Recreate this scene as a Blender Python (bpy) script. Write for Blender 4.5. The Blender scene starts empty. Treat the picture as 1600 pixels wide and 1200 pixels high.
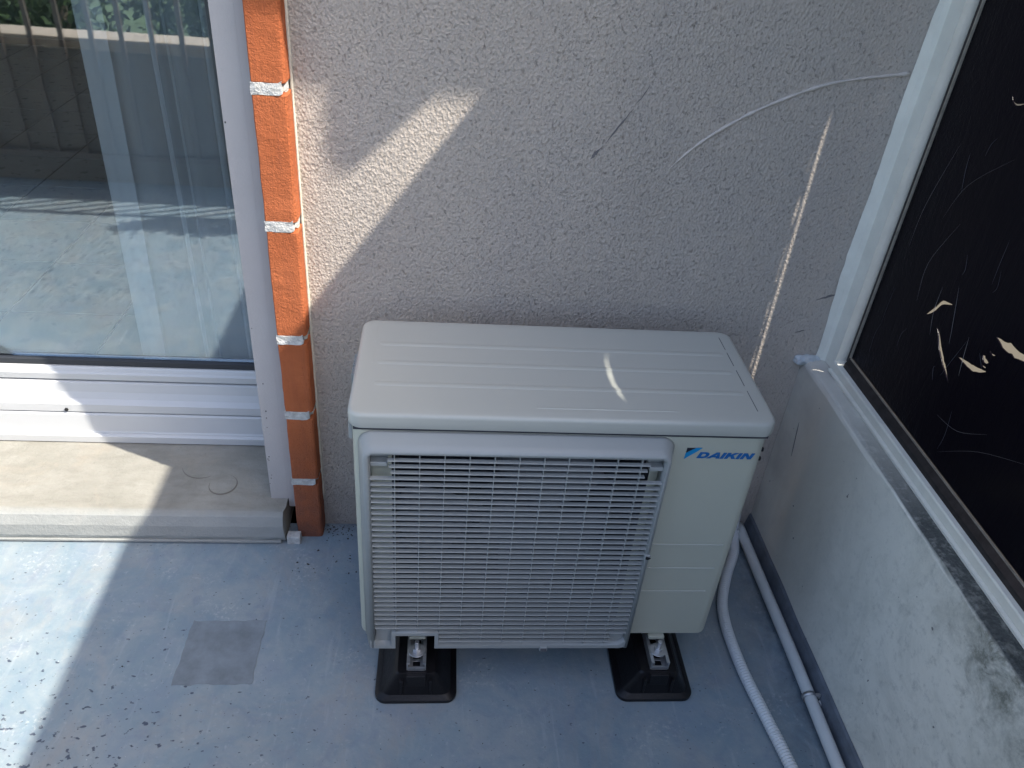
import bpy, bmesh, math, random
from mathutils import Vector, Matrix, noise
random.seed(7)
S = bpy.context.scene
C = S.collection

# ------------------------------------------------------------------ camera
cd = bpy.data.cameras.new('camera'); cam = bpy.data.objects.new('camera', cd); C.objects.link(cam)
cd.sensor_width = 36; cd.lens = 1237.862 / 1600 * 36; cd.clip_end = 400; cd.clip_start = .02
right = Vector((0.99539766, -0.05929119, 0.07528646))
up = Vector((-0.02868155, 0.56528464, 0.82439714))
fwd = Vector((0.09143777, 0.82276231, -0.56098245))
m = Matrix((right, up, -fwd)).transposed().to_4x4()
m.translation = (0.144436, -1.430283, 1.404244)
cam.matrix_world = m
S.camera = cam

# ------------------------------------------------------------------ light
SUN = Vector((1, -.46, 1.34))                       # towards the sun
w = bpy.data.worlds.new('World'); S.world = w; w.use_nodes = True
nt = w.node_tree; bg = nt.nodes['Background']
sky = nt.nodes.new('ShaderNodeTexSky'); sky.sky_type = 'NISHITA'; sky.sun_disc = False
sky.sun_elevation = math.asin(SUN.normalized().z); sky.sun_rotation = math.atan2(SUN.x, SUN.y)
nt.links.new(sky.outputs[0], bg.inputs[0]); bg.inputs[1].default_value = .15; sky.dust_density = 3.0; sky.air_density = .85
sl = bpy.data.lights.new('sun', 'SUN'); sl.energy = 3.3; sl.angle = math.radians(.53); sl.color = (1, .93, .82)
so = bpy.data.objects.new('sun', sl); C.objects.link(so)
so.rotation_euler = (-SUN).to_track_quat('-Z', 'Y').to_euler(); so.location = SUN * 8
vs = S.view_settings; vs.view_transform = 'Standard'; vs.look = 'None'; vs.gamma = 1; vs.exposure = 1.51
vs.use_curve_mapping = False
S.render.engine = 'CYCLES'
S.cycles.max_bounces = 10; S.cycles.transparent_max_bounces = 24

# ------------------------------------------------------------------ materials
class NT:
    def __init__(s, name):
        s.m = bpy.data.materials.new(name); s.m.use_nodes = True; s.t = s.m.node_tree
        s.b = s.t.nodes['Principled BSDF']
        s.co = s.t.nodes.new('ShaderNodeTexCoord').outputs['Object']
    def n(s, typ, **k):
        o = s.t.nodes.new('ShaderNode' + typ)
        for a, v in k.items():
            if hasattr(o, a): setattr(o, a, v)
            else: s.put(o.inputs[a.replace('_', ' ')], v)
        return o
    def put(s, i, v):
        if isinstance(v, bpy.types.NodeSocket): s.t.links.new(v, i)
        else: i.default_value = v
    def noise(s, scale, detail=4, rough=.6, vec=None, dist=0):
        o = s.n('TexNoise'); s.put(o.inputs['Vector'], vec or s.co); o.inputs['Scale'].default_value = scale
        o.inputs['Detail'].default_value = detail; o.inputs['Roughness'].default_value = rough
        o.inputs['Distortion'].default_value = dist
        return o.outputs['Fac']
    def voro(s, scale, feature='F1', vec=None, rnd=1):
        o = s.n('TexVoronoi', feature=feature); s.put(o.inputs['Vector'], vec or s.co)
        o.inputs['Scale'].default_value = scale; o.inputs['Randomness'].default_value = rnd
        return o.outputs['Distance']
    def ramp(s, f, a, b, lo=0., hi=1.):
        o = s.n('MapRange'); s.put(o.inputs[0], f); s.put(o.inputs[1], a); s.put(o.inputs[2], b)
        s.put(o.inputs[3], lo); s.put(o.inputs[4], hi); return o.outputs[0]
    def math(s, op, a, b=0.):
        o = s.n('Math', operation=op); s.put(o.inputs[0], a); s.put(o.inputs[1], b); return o.outputs[0]
    def mix(s, f, a, b):
        o = s.n('Mix', data_type='RGBA'); s.put(o.inputs[0], f)
        s.put(o.inputs[6], (*a, 1) if isinstance(a, tuple) and len(a) == 3 else a)
        s.put(o.inputs[7], (*b, 1) if isinstance(b, tuple) and len(b) == 3 else b); return o.outputs[2]
    def map(s, scale=(1, 1, 1), rot=(0, 0, 0)):
        o = s.n('Mapping'); s.put(o.inputs[0], s.co); o.inputs['Scale'].default_value = scale
        o.inputs['Rotation'].default_value = rot; return o.outputs[0]
    def xyz(s):
        o = s.n('SeparateXYZ'); s.put(o.inputs[0], s.co); return o.outputs
    def col(s, c): s.put(s.b.inputs['Base Color'], (*c, 1) if isinstance(c, tuple) else c)
    def set(s, **k):
        for a, v in k.items(): s.put(s.b.inputs[a.replace('_', ' ')], v)
    def bump(s, h, dist=.001, strength=1., prev=None):
        o = s.n('Bump'); s.put(o.inputs['Height'], h); o.inputs['Distance'].default_value = dist
        o.inputs['Strength'].default_value = strength
        if prev: s.put(o.inputs['Normal'], prev)
        s.put(s.b.inputs['Normal'], o.outputs[0]); return o.outputs[0]

def plain(name, c, rough=.5, var=.06, scale=14, metal=0., bump=0., bscale=300, spec=.5):
    k = NT(name); f = k.noise(scale, 5)
    k.col(k.mix(k.ramp(f, .3, .7), tuple(x * (1 - var) for x in c), tuple(min(1, x * (1 + var)) for x in c)))
    k.set(Roughness=k.ramp(k.noise(scale * 2.3, 3), .2, .8, max(.02, rough - min(.06, var * 1.5)), rough + min(.06, var * 1.5)), Metallic=metal, Specular_IOR_Level=spec)
    if bump: k.bump(k.noise(bscale, 3), bump)
    return k.m

def m_plaster():
    k = NT('render_plaster')
    big = k.noise(3.5, 5, .6); mid = k.noise(26, 5, .65)
    base = k.mix(k.ramp(big, .3, .7), (.485, .43, .372), (.55, .485, .418))
    base = k.mix(k.ramp(mid, .35, .7, 0, .4), base, (.46, .42, .385))
    pits = k.voro(210, vec=k.map((1, 1, .8)))
    gran = k.math('ADD', k.math('MULTIPLY', k.noise(110, 6, .85), .75), k.math('MULTIPLY', k.noise(330, 2, .5), .25))
    pit2 = k.ramp(k.noise(155, 4, .7, vec=k.map((1, 1, .8), (0, .5, 0)), dist=.3), .585, .67)
    base = k.mix(k.math('MULTIPLY', pit2, .13), base, (.28, .25, .23))
    base = k.mix(k.ramp(gran, .38, .6, .08, 0), base, (.36, .32, .29))
    x0_, y0_, z0_ = k.xyz()
    base = k.mix(k.math('MULTIPLY', k.ramp(z0_, .16, .0), k.ramp(k.noise(13, 5, .7), .3, .65, .1, .75)), base, (.27, .25, .235))
    base = k.mix(k.ramp(k.noise(2.6, 5, .7, vec=k.map((2.2, 1, .5), (0, .3, 0))), .5, .75, 0, .28), base, (.40, .375, .36))
    # warm lime wash drips low on the right of the wall
    x, y, z = k.xyz()
    smooth = k.math('MULTIPLY', k.ramp(x, .55, .95), .45)
    h = k.math('SUBTRACT', k.math('ADD', gran, k.math('MULTIPLY', pits, .6)), k.math('MULTIPLY', pit2, .65))
    h = k.math('MULTIPLY', h, k.math('SUBTRACT', 1., smooth))
    k.col(base); k.set(Roughness=.92, Specular_IOR_Level=.15)
    n = k.bump(h, .0038, 1.)
    k.bump(k.noise(14, 3), .004, .4, n)
    return k.m

def m_floor():
    k = NT('painted_balcony_floor')
    a = k.noise(2.2, 6, .65, dist=.4); b = k.noise(11, 6, .7, dist=.6); c = k.noise(60, 5, .7)
    base = k.mix(k.ramp(a, .3, .7), (.16, .225, .275), (.225, .29, .33))
    base = k.mix(k.ramp(b, .40, .66, 0, .7), base, (.29, .325, .335))
    base = k.mix(k.ramp(k.noise(4.1, 7, .75, vec=k.map((1, .8, 1), (0, 0, 1.4)), dist=1.), .50, .66, 0, .5), base, (.265, .265, .26))
    base = k.mix(k.ramp(k.noise(24, 5, .75, dist=.8), .52, .7, 0, .5), base, (.16, .20, .27))
    base = k.mix(k.ramp(k.noise(6.3, 5, .7, vec=k.map((1, 1, 1), (0, 0, .8))), .5, .75, 0, .5), base, (.19, .235, .31))
    base = k.mix(k.ramp(c, .60, .8, 0, .5), base, (.46, .49, .50))
    # worn flakes, thicker towards the open left side
    x, y, z = k.xyz()
    zone = k.math('MULTIPLY', k.ramp(x, .1, -.55), k.ramp(y, -.2, -.62))
    spots = k.noise(55, 3, .55, vec=k.map((1, 1.5, 1), (0, 0, .25)), dist=.1)
    thr = k.math('SUBTRACT', .70, k.math('MULTIPLY', zone, .095))
    sp = k.ramp(spots, thr, k.math('ADD', thr, .02))
    fine = k.ramp(k.noise(150, 2, .5, vec=k.map((1, 1.3, 1))), .71, .74)
    sp = k.math('MAXIMUM', sp, fine)
    base = k.mix(k.math('MULTIPLY', sp, .9), base, (.045, .06, .095))
    white = k.ramp(k.noise(140, 2, .5, vec=k.map((1, 1.3, 1), (0, 0, 2))), .745, .77)
    base = k.mix(k.math('MULTIPLY', white, .6), base, (.6, .62, .63))
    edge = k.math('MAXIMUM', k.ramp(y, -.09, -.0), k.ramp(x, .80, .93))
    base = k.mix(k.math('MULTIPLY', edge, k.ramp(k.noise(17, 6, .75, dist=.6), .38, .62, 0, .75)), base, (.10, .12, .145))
    scuff = k.math('MULTIPLY', k.ramp(k.noise(7, 3, .6, vec=k.map((1, 1, 1), (0, 0, 2.2))), .54, .66), k.ramp(k.noise(110, 4, .7), .52, .66))
    base = k.mix(k.math('MULTIPLY', scuff, .55), base, (.44, .46, .47))
    lines = k.math('MULTIPLY', k.ramp(k.noise(16, 5, .6, vec=k.map((3.5, .35, 1), (0, 0, .12)), dist=.4), .60, .70), .3)
    base = k.mix(lines, base, (.36, .40, .43))
    k.col(base); k.set(Roughness=k.ramp(b, .3, .7, .42, .62), Specular_IOR_Level=.4)
    n = k.bump(k.math('SUBTRACT', k.noise(90, 5, .6), k.math('MULTIPLY', sp, .6)), .0012, .8)
    k.bump(k.noise(9, 3), .004, .5, n)
    return k.m

def m_brick():
    k = NT('painted_brick')
    a = k.noise(9, 4); g = k.noise(420, 4, .7); st = k.noise(60, 4, .6, vec=k.map((1.6, 1.6, .12)))
    c = k.mix(k.ramp(a, .3, .7), (.42, .118, .044), (.50, .15, .06))
    c = k.mix(k.ramp(st, .5, .75, 0, .35), c, (.29, .09, .048))
    x, y, z = k.xyz()
    dirt = k.math('MULTIPLY', k.ramp(z, .32, .0), k.ramp(k.noise(25, 4), .3, .6, .3, 1))
    c = k.mix(k.math('MULTIPLY', dirt, .7), c, (.14, .085, .075))
    k.col(c); k.set(Roughness=.85, Specular_IOR_Level=.2)
    k.bump(k.math('ADD', k.math('ADD', g, k.noise(190, 3, .6)), k.math('MULTIPLY', st, .7)), .0036, 1.); return k.m

def m_concrete():
    k = NT('sill_concrete')
    a = k.noise(7, 6, .65, dist=.3); b = k.noise(38, 5, .7, vec=k.map((.35, 1, 1)))
    c = k.mix(k.ramp(a, .3, .7), (.225, .22, .19), (.31, .302, .268))
    c = k.mix(k.ramp(b, .45, .7, 0, .6), c, (.20, .19, .165))
    c = k.mix(k.ramp(k.noise(5, 6, .75, vec=k.map((1, 1, 1), (0, 0, 1)), dist=1.2), .52, .68, 0, .4), c, (.33, .29, .235))
    c = k.mix(k.ramp(k.noise(150, 4), .62, .8, 0, .7), c, (.16, .15, .13))
    x, y, z = k.xyz()
    c = k.mix(k.math('MULTIPLY', k.ramp(y, -.035, -.055), .55), c, (.30, .33, .34))
    k.col(c); k.set(Roughness=.85, Specular_IOR_Level=.25)
    k.bump(k.math('ADD', k.noise(120, 5, .7), k.math('MULTIPLY', b, .7)), .002, .8); return k.m

def m_lowwall():
    k = NT('low_wall_paint')
    x, y, z = k.xyz()
    a = k.noise(3, 5); b = k.noise(22, 6, .75, dist=.5); f = k.noise(170, 4, .7)
    c = k.mix(k.ramp(a, .3, .7), (.74, .73, .65), (.79, .78, .70))
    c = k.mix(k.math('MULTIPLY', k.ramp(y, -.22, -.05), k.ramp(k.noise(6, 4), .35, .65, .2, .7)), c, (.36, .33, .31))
    # damp mould: strong on the ledge and spreading down the face further out
    up_ = k.math('ADD', z, k.math('MULTIPLY', k.math('SUBTRACT', b, .5), .22))
    out = k.ramp(y, -.12, -.52)
    ledge = k.math('MULTIPLY', k.ramp(x, .942, .9445), out)
    ledge = k.math('MULTIPLY', ledge, k.ramp(k.noise(45, 5, .7), .28, .5, .5, 1))
    thr = k.ramp(y, -.25, -.95, .56, .33)
    face = k.math('MULTIPLY', k.ramp(up_, thr, k.math('ADD', thr, .16)), out)
    face = k.math('MULTIPLY', face, k.ramp(f, .3, .62, .15, 1))
    c = k.mix(k.math('MULTIPLY', k.ramp(k.noise(7, 7, .78, dist=.8), .42, .68, 0, .55), k.ramp(y, -.15, -.6)), c, (.42, .43, .37))
    c = k.mix(k.math('MULTIPLY', k.ramp(k.noise(48, 5, .75), .52, .7, 0, .5), k.ramp(y, -.2, -.7)), c, (.30, .31, .28))
    c = k.mix(k.math('MULTIPLY', face, .45), c, (.19, .20, .185))
    gy = k.math('MULTIPLY', k.ramp(y, -.64, -.74), k.ramp(y, -.95, -.80))
    gz = k.ramp(k.math('SUBTRACT', up_, k.math('MULTIPLY', k.ramp(y, -.9, -.7), .06)), .36, .50)
    gm = k.math('MULTIPLY', k.math('MULTIPLY', gy, gz), k.ramp(b, .4, .62))
    c = k.mix(k.math('MULTIPLY', gm, .85), c, (.06, .07, .045))
    c = k.mix(k.math('MULTIPLY', ledge, .94), c, k.mix(k.ramp(f, .4, .7), (.035, .042, .042), (.10, .108, .105)))
    dots = k.ramp(k.noise(75, 1, .4), .79, .81)
    c = k.mix(k.math('MULTIPLY', dots, .8), c, (.08, .08, .08))
    k.col(c); k.set(Roughness=k.ramp(ledge, 0, 1, .38, .8), Specular_IOR_Level=.4)
    n = k.bump(k.math('ADD', k.noise(28, 4, .5), k.math('MULTIPLY', k.math('MULTIPLY', f, face), .8)), .0022, .6)
    return k.m

def m_film():
    k = NT('black_film')
    sc = k.noise(40, 4, .7, vec=k.map((1, .6, .12), (.3, 0, 0)), dist=2.2)
    x, y, z = k.xyz()
    edge = k.ramp(y, -.50, -.13)
    line = k.ramp(sc, .70, .76)
    k.col(k.mix(k.math('MULTIPLY', k.math('MULTIPLY', line, edge), .25), (.004, .003, .006), (.04, .04, .05)))
    k.set(Roughness=.2, Specular_IOR_Level=.13)
    k.bump(k.math('ADD', sc, k.math('MULTIPLY', k.noise(130, 4, .6, dist=.8), k.math('MULTIPLY', edge, .8))), .0014, .6)
    return k.m

def m_glass(name, fac, tint):
    mt = bpy.data.materials.new(name); mt.use_nodes = True; t = mt.node_tree; t.nodes.clear()
    o = t.nodes.new('ShaderNodeOutputMaterial'); mx = t.nodes.new('ShaderNodeMixShader')
    tr = t.nodes.new('ShaderNodeBsdfTransparent'); gl = t.nodes.new('ShaderNodeBsdfGlossy')
    tr.inputs[0].default_value = (*tint, 1); gl.inputs['Roughness'].default_value = 0.012
    gl.inputs[0].default_value = (.93, .97, 1, 1)
    tc = t.nodes.new('ShaderNodeTexCoord'); nz = t.nodes.new('ShaderNodeTexNoise'); nz.inputs['Scale'].default_value = 7
    bp = t.nodes.new('ShaderNodeBump'); bp.inputs['Distance'].default_value = .0006; bp.inputs['Strength'].default_value = .12
    t.links.new(tc.outputs['Object'], nz.inputs[0]); t.links.new(nz.outputs[0], bp.inputs['Height']); t.links.new(bp.outputs[0], gl.inputs['Normal'])
    lw = t.nodes.new('ShaderNodeFresnel'); lw.inputs[0].default_value = 1.5
    ad = t.nodes.new('ShaderNodeMath'); ad.inputs[1].default_value = fac
    t.links.new(lw.outputs[0], ad.inputs[0]); t.links.new(ad.outputs[0], mx.inputs[0])
    t.links.new(tr.outputs[0], mx.inputs[1]); t.links.new(gl.outputs[0], mx.inputs[2]); t.links.new(mx.outputs[0], o.inputs[0])
    return mt

def m_sheer(lo=.5):
    mt = bpy.data.materials.new('sheer_fabric'); mt.use_nodes = True; t = mt.node_tree; t.nodes.clear()
    o = t.nodes.new('ShaderNodeOutputMaterial'); mx = t.nodes.new('ShaderNodeMixShader'); m2 = t.nodes.new('ShaderNodeMixShader')
    tr = t.nodes.new('ShaderNodeBsdfTransparent'); df = t.nodes.new('ShaderNodeBsdfDiffuse'); tl = t.nodes.new('ShaderNodeBsdfTranslucent')
    df.inputs[0].default_value = (.90, .92, .94, 1); tl.inputs[0].default_value = (.85, .9, .95, 1)
    lw = t.nodes.new('ShaderNodeLayerWeight'); lw.inputs[0].default_value = .35
    mr = t.nodes.new('ShaderNodeMapRange'); mr.inputs[3].default_value = lo; mr.inputs[4].default_value = .97
    t.links.new(lw.outputs['Facing'], mr.inputs[0]); t.links.new(mr.outputs[0], mx.inputs[0])
    t.links.new(df.outputs[0], m2.inputs[1]); t.links.new(tl.outputs[0], m2.inputs[2]); m2.inputs[0].default_value = .12
    t.links.new(tr.outputs[0], mx.inputs[1]); t.links.new(m2.outputs[0], mx.inputs[2]); t.links.new(mx.outputs[0], o.inputs[0])
    return mt

M = dict(
    plaster=m_plaster(), floor=m_floor(), brick=m_brick(), concrete=m_concrete(), lowwall=m_lowwall(), film=m_film(),
    mortar=plain('white_mortar', (.50, .50, .48), .9, .28, 90, bump=.003, bscale=260),
    surround=plain('smooth_white_render', (.46, .44, .425), .8, .04, 9, bump=.0006, bscale=180),
    ac=plain('ivory_enamel', (.45, .46, .38), .38, .015, 5, bump=.00012, bscale=700),
    aclid=plain('ivory_enamel_lid', (.455, .465, .42), .30, .008, 3),
    grille=plain('ivory_plastic', (.315, .335, .33), .42, .02, 12),
    dark=plain('dark_cavity', (.035, .038, .05), .6, .1, 30),
    fan=plain('fan_plastic', (.10, .105, .115), .5, .05, 20),
    rubber=plain('black_rubber', (.004, .0035, .005), .4, .15, 40, bump=.0006, bscale=200, spec=.35),
    zinc=plain('zinc_plated_steel', (.55, .56, .57), .38, .12, 60, metal=.85, bump=.0003, bscale=200),
    alu=plain('white_lacquered_aluminium', (.52, .53, .53), .42, .03, 8),
    seal=plain('dark_rubber_seal', (.03, .034, .04), .6),
    hole=plain('screw_hole', (.01, .01, .012), .7),
    bead=plain('dark_aluminium_bead', (.05, .045, .045), .35, .3, 50, metal=.6),
    frame=plain('pale_frame_paint', (.74, .73, .645), .4, .06, 20, bump=.001, bscale=60),
    edge=plain('worn_bead_edge', (.36, .33, .28), .45, .25, 60, metal=.4),
    skirt=plain('slate_waterproofing', (.13, .15, .18), .55, .25, 25, bump=.002, bscale=80),
    pvc=plain('white_pvc', (.58, .61, .61), .35, .03, 20),
    flex=plain('ribbed_plastic', (.64, .67, .68), .42, .03, 30),
    grey=plain('grey_smooth_patch', (.162, .196, .226), .6, .22, 22, bump=.0008, bscale=70),
    caulk=plain('sunlit_cream_caulk', (.62, .58, .48), .6, .06, 40, bump=.002, bscale=60),
    lump=plain('painted_sealant', (.50, .535, .55), .4, .08, 40, bump=.004, bscale=60),
    film_mark=plain('film_scuff', (.05, .052, .065), .5), scratch=plain('dark_scratch', (.16, .15, .15), .9), crease=plain('plaster_ridge', (.56, .505, .455), .9, .08, 60, bump=.002, bscale=300),
    blue=plain('logo_blue', (.0, .11, .34), .4, 0), cyan=plain('logo_cyan', (.0, .24, .52), .4, 0), black=plain('logo_black', (.01, .012, .02), .4, 0),
    tile=plain('grey_floor_tile', (.33, .36, .36), .3, .10, 9), grout=plain('dark_grout', (.05, .055, .06), .8),
    room=plain('room_paint', (.34, .32, .28), .8), slab=plain('slab_paint', (.5, .5, .48), .85, .05, 5),
    coping=plain('stone_coping', (.34, .29, .23), .8, .1, 20), rail=plain('dark_metal_rail', (.13, .11, .095), .4, .1, 20),
    parapet=plain('parapet_render', (.22, .20, .175), .9, .08, 12, bump=.003, bscale=150),
    beige=plain('beige_paving', (.15, .135, .105), .8, .1, 12),
    leaf=plain('foliage', (.035, .065, .022), .8, .4, 3, spec=.15), bark=plain('bark', (.10, .075, .05), .9), grass=plain('lawn', (.05, .085, .03), .9, .3, 1),
    chip=plain('dark_debris', (.03, .028, .028), .9), terracotta=plain('planter_clay', (.3, .14, .08), .8),
    grime=plain('sill_scrape', (.15, .14, .12), .9),
)
M['glass'] = m_glass('window_glass', .17, (.90, .94, .95)); M['sheer'] = m_sheer(.50); M['hem'] = m_sheer(.80)

# ------------------------------------------------------------------ helpers
def obj(name, bm, mat, parent=None, smooth=False):
    me = bpy.data.meshes.new(name); bm.to_mesh(me); bm.free()
    for mm in (mat if isinstance(mat, (list, tuple)) else [mat]): me.materials.append(M[mm])
    if smooth: me.shade_smooth()
    o = bpy.data.objects.new(name, me); C.objects.link(o)
    if parent: o.parent = parent
    return o
def thing(name, label, cat, loc=(0, 0, 0), group=None):
    o = bpy.data.objects.new(name, None); C.objects.link(o); o.location = loc
    o.empty_display_size = .05
    return tag(o, label, cat, group)
def tag(o, label, cat, group=None):
    o['label'] = label; o['category'] = cat
    if group: o['group'] = group
    return o
def struct(o): o['kind'] = 'structure'; return o
def stuff(o): o['kind'] = 'stuff'; return o
def box(bm, x0, x1, y0, y1, z0, z1, bev=0., seg=2):
    r = bmesh.ops.create_cube(bm, size=1)
    vs_ = r['verts']
    for v in vs_:
        v.co = ((x0 + x1) / 2 + v.co.x * (x1 - x0), (y0 + y1) / 2 + v.co.y * (y1 - y0), (z0 + z1) / 2 + v.co.z * (z1 - z0))
    if bev:
        es = {e for v in vs_ for e in v.link_edges}
        bmesh.ops.bevel(bm, geom=list(es), offset=bev, segments=seg, profile=.5, affect='EDGES')
    return bm
def B(*a, **k): return box(bmesh.new(), *a, **k)
def extr(bm, prof, x0, x1):                       # profile (y,z) extruded along x
    a = [bm.verts.new((x0, y, z)) for y, z in prof]; b = [bm.verts.new((x1, y, z)) for y, z in prof]
    n = len(prof)
    for i in range(n): bm.faces.new((a[i], a[(i + 1) % n], b[(i + 1) % n], b[i]))
    bm.faces.new(a); bm.faces.new(b[::-1]); bmesh.ops.recalc_face_normals(bm, faces=bm.faces); return bm
def extry(bm, prof, y0, y1):                      # profile (x,z) extruded along y
    a = [bm.verts.new((x, y0, z)) for x, z in prof]; b = [bm.verts.new((x, y1, z)) for x, z in prof]
    n = len(prof)
    for i in range(n): bm.faces.new((a[i], a[(i + 1) % n], b[(i + 1) % n], b[i]))
    bm.faces.new(a); bm.faces.new(b[::-1]); bmesh.ops.recalc_face_normals(bm, faces=bm.faces); return bm
def rrect(x0, x1, y0, y1, r, n=6):
    out = []
    for cx, cy, a0 in ((x1 - r, y1 - r, 0), (x0 + r, y1 - r, 90), (x0 + r, y0 + r, 180), (x1 - r, y0 + r, 270)):
        for i in range(n + 1):
            a = math.radians(a0 + 90 * i / n); out.append((cx + r * math.cos(a), cy + r * math.sin(a)))
    return out
def loft(bm, loops, cap0=True, cap1=True, closed=True):
    L = [[bm.verts.new(p) for p in lp] for lp in loops]; n = len(L[0])
    for a, b in zip(L, L[1:]):
        for i in range(n if closed else n - 1): bm.faces.new((a[i], a[(i + 1) % n], b[(i + 1) % n], b[i]))
    if cap0: bm.faces.new(L[0][::-1])
    if cap1: bm.faces.new(L[-1])
    bmesh.ops.recalc_face_normals(bm, faces=bm.faces); return bm
def tube(bm, pts, rad, n=12, caps=True):
    pts = [Vector(p) for p in pts]; loops = []; ref = Vector((0, 0, 1))
    for i, p in enumerate(pts):
        d = (pts[min(i + 1, len(pts) - 1)] - pts[max(i - 1, 0)]).normalized()
        if abs(d.dot(ref)) > .95: ref = Vector((1, 0, 0))
        u = d.cross(ref).normalized(); v = u.cross(d)
        r = rad[i] if isinstance(rad, (list, tuple)) else rad
        loops.append([p + r * (math.cos(a) * u + math.sin(a) * v) for a in (2 * math.pi * k / n for k in range(n))])
    return loft(bm, loops, caps, caps)
def spline(P, n):
    P = [Vector(p) for p in P]; out = []
    for i in range(len(P) - 1):
        a, b, c, d = P[max(i - 1, 0)], P[i], P[i + 1], P[min(i + 2, len(P) - 1)]
        for k in range(n):
            t = k / n
            out.append(.5 * ((2 * b) + (c - a) * t + (2 * a - 5 * b + 4 * c - d) * t * t + (3 * b - a - 3 * c + d) * t ** 3))
    out.append(P[-1]); return out
def flat(name, polys, depth, mat, parent, fn):     # 2D outline with holes, given thickness; fn maps (u,v,w) to a point
    cu = bpy.data.curves.new('tmp', 'CURVE'); cu.dimensions = '2D'; cu.fill_mode = 'BOTH'; cu.extrude = depth / 2
    for p in polys:
        s = cu.splines.new('POLY'); s.points.add(len(p) - 1); s.use_cyclic_u = True
        for q, (a, b) in zip(s.points, p): q.co = (a, b, 0, 1)
    o = bpy.data.objects.new('tmp', cu); C.objects.link(o)
    dg = bpy.context.evaluated_depsgraph_get(); me = bpy.data.meshes.new_from_object(o.evaluated_get(dg))
    bpy.data.objects.remove(o); bpy.data.curves.remove(cu)
    bm = bmesh.new(); bm.from_mesh(me); bpy.data.meshes.remove(me)
    bmesh.ops.remove_doubles(bm, verts=bm.verts, dist=1e-6)
    for v in bm.verts: v.co = fn(v.co.x, v.co.y, v.co.z + depth / 2)
    bmesh.ops.recalc_face_normals(bm, faces=bm.faces)
    return obj(name, bm, mat, parent)
def copy(o, parent=None, loc=None):
    c = o.copy(); C.objects.link(c)
    if parent: c.parent = parent
    if loc is not None: c.location = loc
    return c
def jitter(bm, amp, f):
    for v in bm.verts: v.co += noise.noise_vector(v.co * f) * amp

# ------------------------------------------------------------------ ground, floor
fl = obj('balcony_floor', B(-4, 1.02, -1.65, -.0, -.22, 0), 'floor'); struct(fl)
bm = bmesh.new(); pp_ = []
for (x0, y0), (x1, y1) in zip([(-.360, -.450), (-.207, -.448), (-.208, -.294), (-.359, -.295)], [(-.207, -.448), (-.208, -.294), (-.359, -.295), (-.360, -.450)]):
    pp_ += [(x0 + (x1 - x0) * t / 24 + .0035 * noise.noise(Vector((x0 * 9, y0 * 9, t * .35))), y0 + (y1 - y0) * t / 24 + .0035 * noise.noise(Vector((x0 * 9, y0 * 9 + 5, t * .35)))) for t in range(24)]
loft(bm, [[(x, y, .0002) for x, y in pp_], [(x, y, .0010) for x, y in pp_], [(-.283 + (x + .283) * .985, -.372 + (y + .372) * .985, .0013) for x, y in pp_]])
obj('painted_over_patch', bm, 'grey', fl)
struct(obj('neighbour_balcony_floor', B(1.02, 3.5, -1.65, 0, -.22, -.004), 'beige'))
struct(obj('garden_ground', B(-200, 200, -300, -1.80, -3.4, -3.2), 'grass'))

# ------------------------------------------------------------------ house wall with the window opening
hw = thing('house_wall', 'grainy beige rendered house wall behind the outdoor unit', 'wall')
obj('render_face', B(-.125, 1.035, 0, .26, -.2, 5.1), 'plaster', hw)
obj('neighbour_wall_face', B(1.0355, 3.5, 0.004, .26, -.2, 5.1), 'beige', hw)
obj('wall_above_window', B(-2.75, -.1255, .002, .26, 2.32, 5.1), 'plaster', hw)
obj('wall_beyond_window', B(-4, -2.755, .002, .26, -.2, 5.1), 'plaster', hw)
# raised trowel line
arc = spline([(.560, 0, .925), (.599, 0, .968), (.647, 0, 1.007), (.720, 0, 1.052), (.826, 0, 1.097), (.962, 0, 1.122)], 8)
rr = [.0006 + .0036 * min(1, i / 10) * (.65 + .9 * noise.noise(Vector((i * .55, 0, 0)))) for i in range(len(arc))]
obj('trowel_ridge', tube(bmesh.new(), arc, rr, 8), 'crease', hw, True)  # ridge coloured paler than the wall to paint in the light it catches
def sliver(name, pts, wd, mat, parent, y=-.0008):
    P = [Vector((p[0], 0, p[1])) for p in pts]; top = []; bot = []
    for i, p in enumerate(P):
        d = (P[min(i + 1, len(P) - 1)] - P[max(i - 1, 0)]).normalized(); n = Vector((-d.z, 0, d.x))
        k = math.sin(math.pi * (i + .15) / (len(P) - .7)) * wd / 2 * random.uniform(.6, 1.3)
        top.append((p + n * k)); bot.append((p - n * k))
    bm = bmesh.new(); lp = top + bot[::-1]
    f = [bm.verts.new((v.x, y, v.z)) for v in lp]; g = [bm.verts.new((v.x, .002, v.z)) for v in lp]
    n = len(lp)
    for i in range(n // 2 - 1): bm.faces.new((f[i], f[i + 1], f[n - 2 - i], f[n - 1 - i]))
    for i in range(n): bm.faces.new((f[i], f[(i + 1) % n], g[(i + 1) % n], g[i]))
    bmesh.ops.recalc_face_normals(bm, faces=bm.faces)
    return obj(name, bm, mat, parent)
def lerp(a, b, n=8, j=.001): return [(a[0] + (b[0] - a[0]) * t / n + random.uniform(-j, j), a[1] + (b[1] - a[1]) * t / n + random.uniform(-j, j)) for t in range(n + 1)]
sliver('scratch', lerp((.411, .938), (.427, .958)), .0065, 'scratch', hw)
sliver('scratch', lerp((.434, .967), (.476, 1.032)), .003, 'scratch', hw)
sliver('scratch', lerp((.480, 1.040), (.500, 1.074)), .0016, 'scratch', hw)
sliver('scratch', lerp((.928, .666), (.972, .682)), .005, 'scratch', hw)
sliver('scratch', lerp((.905, .585), (.925, .592)), .003, 'scratch', hw)

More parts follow.
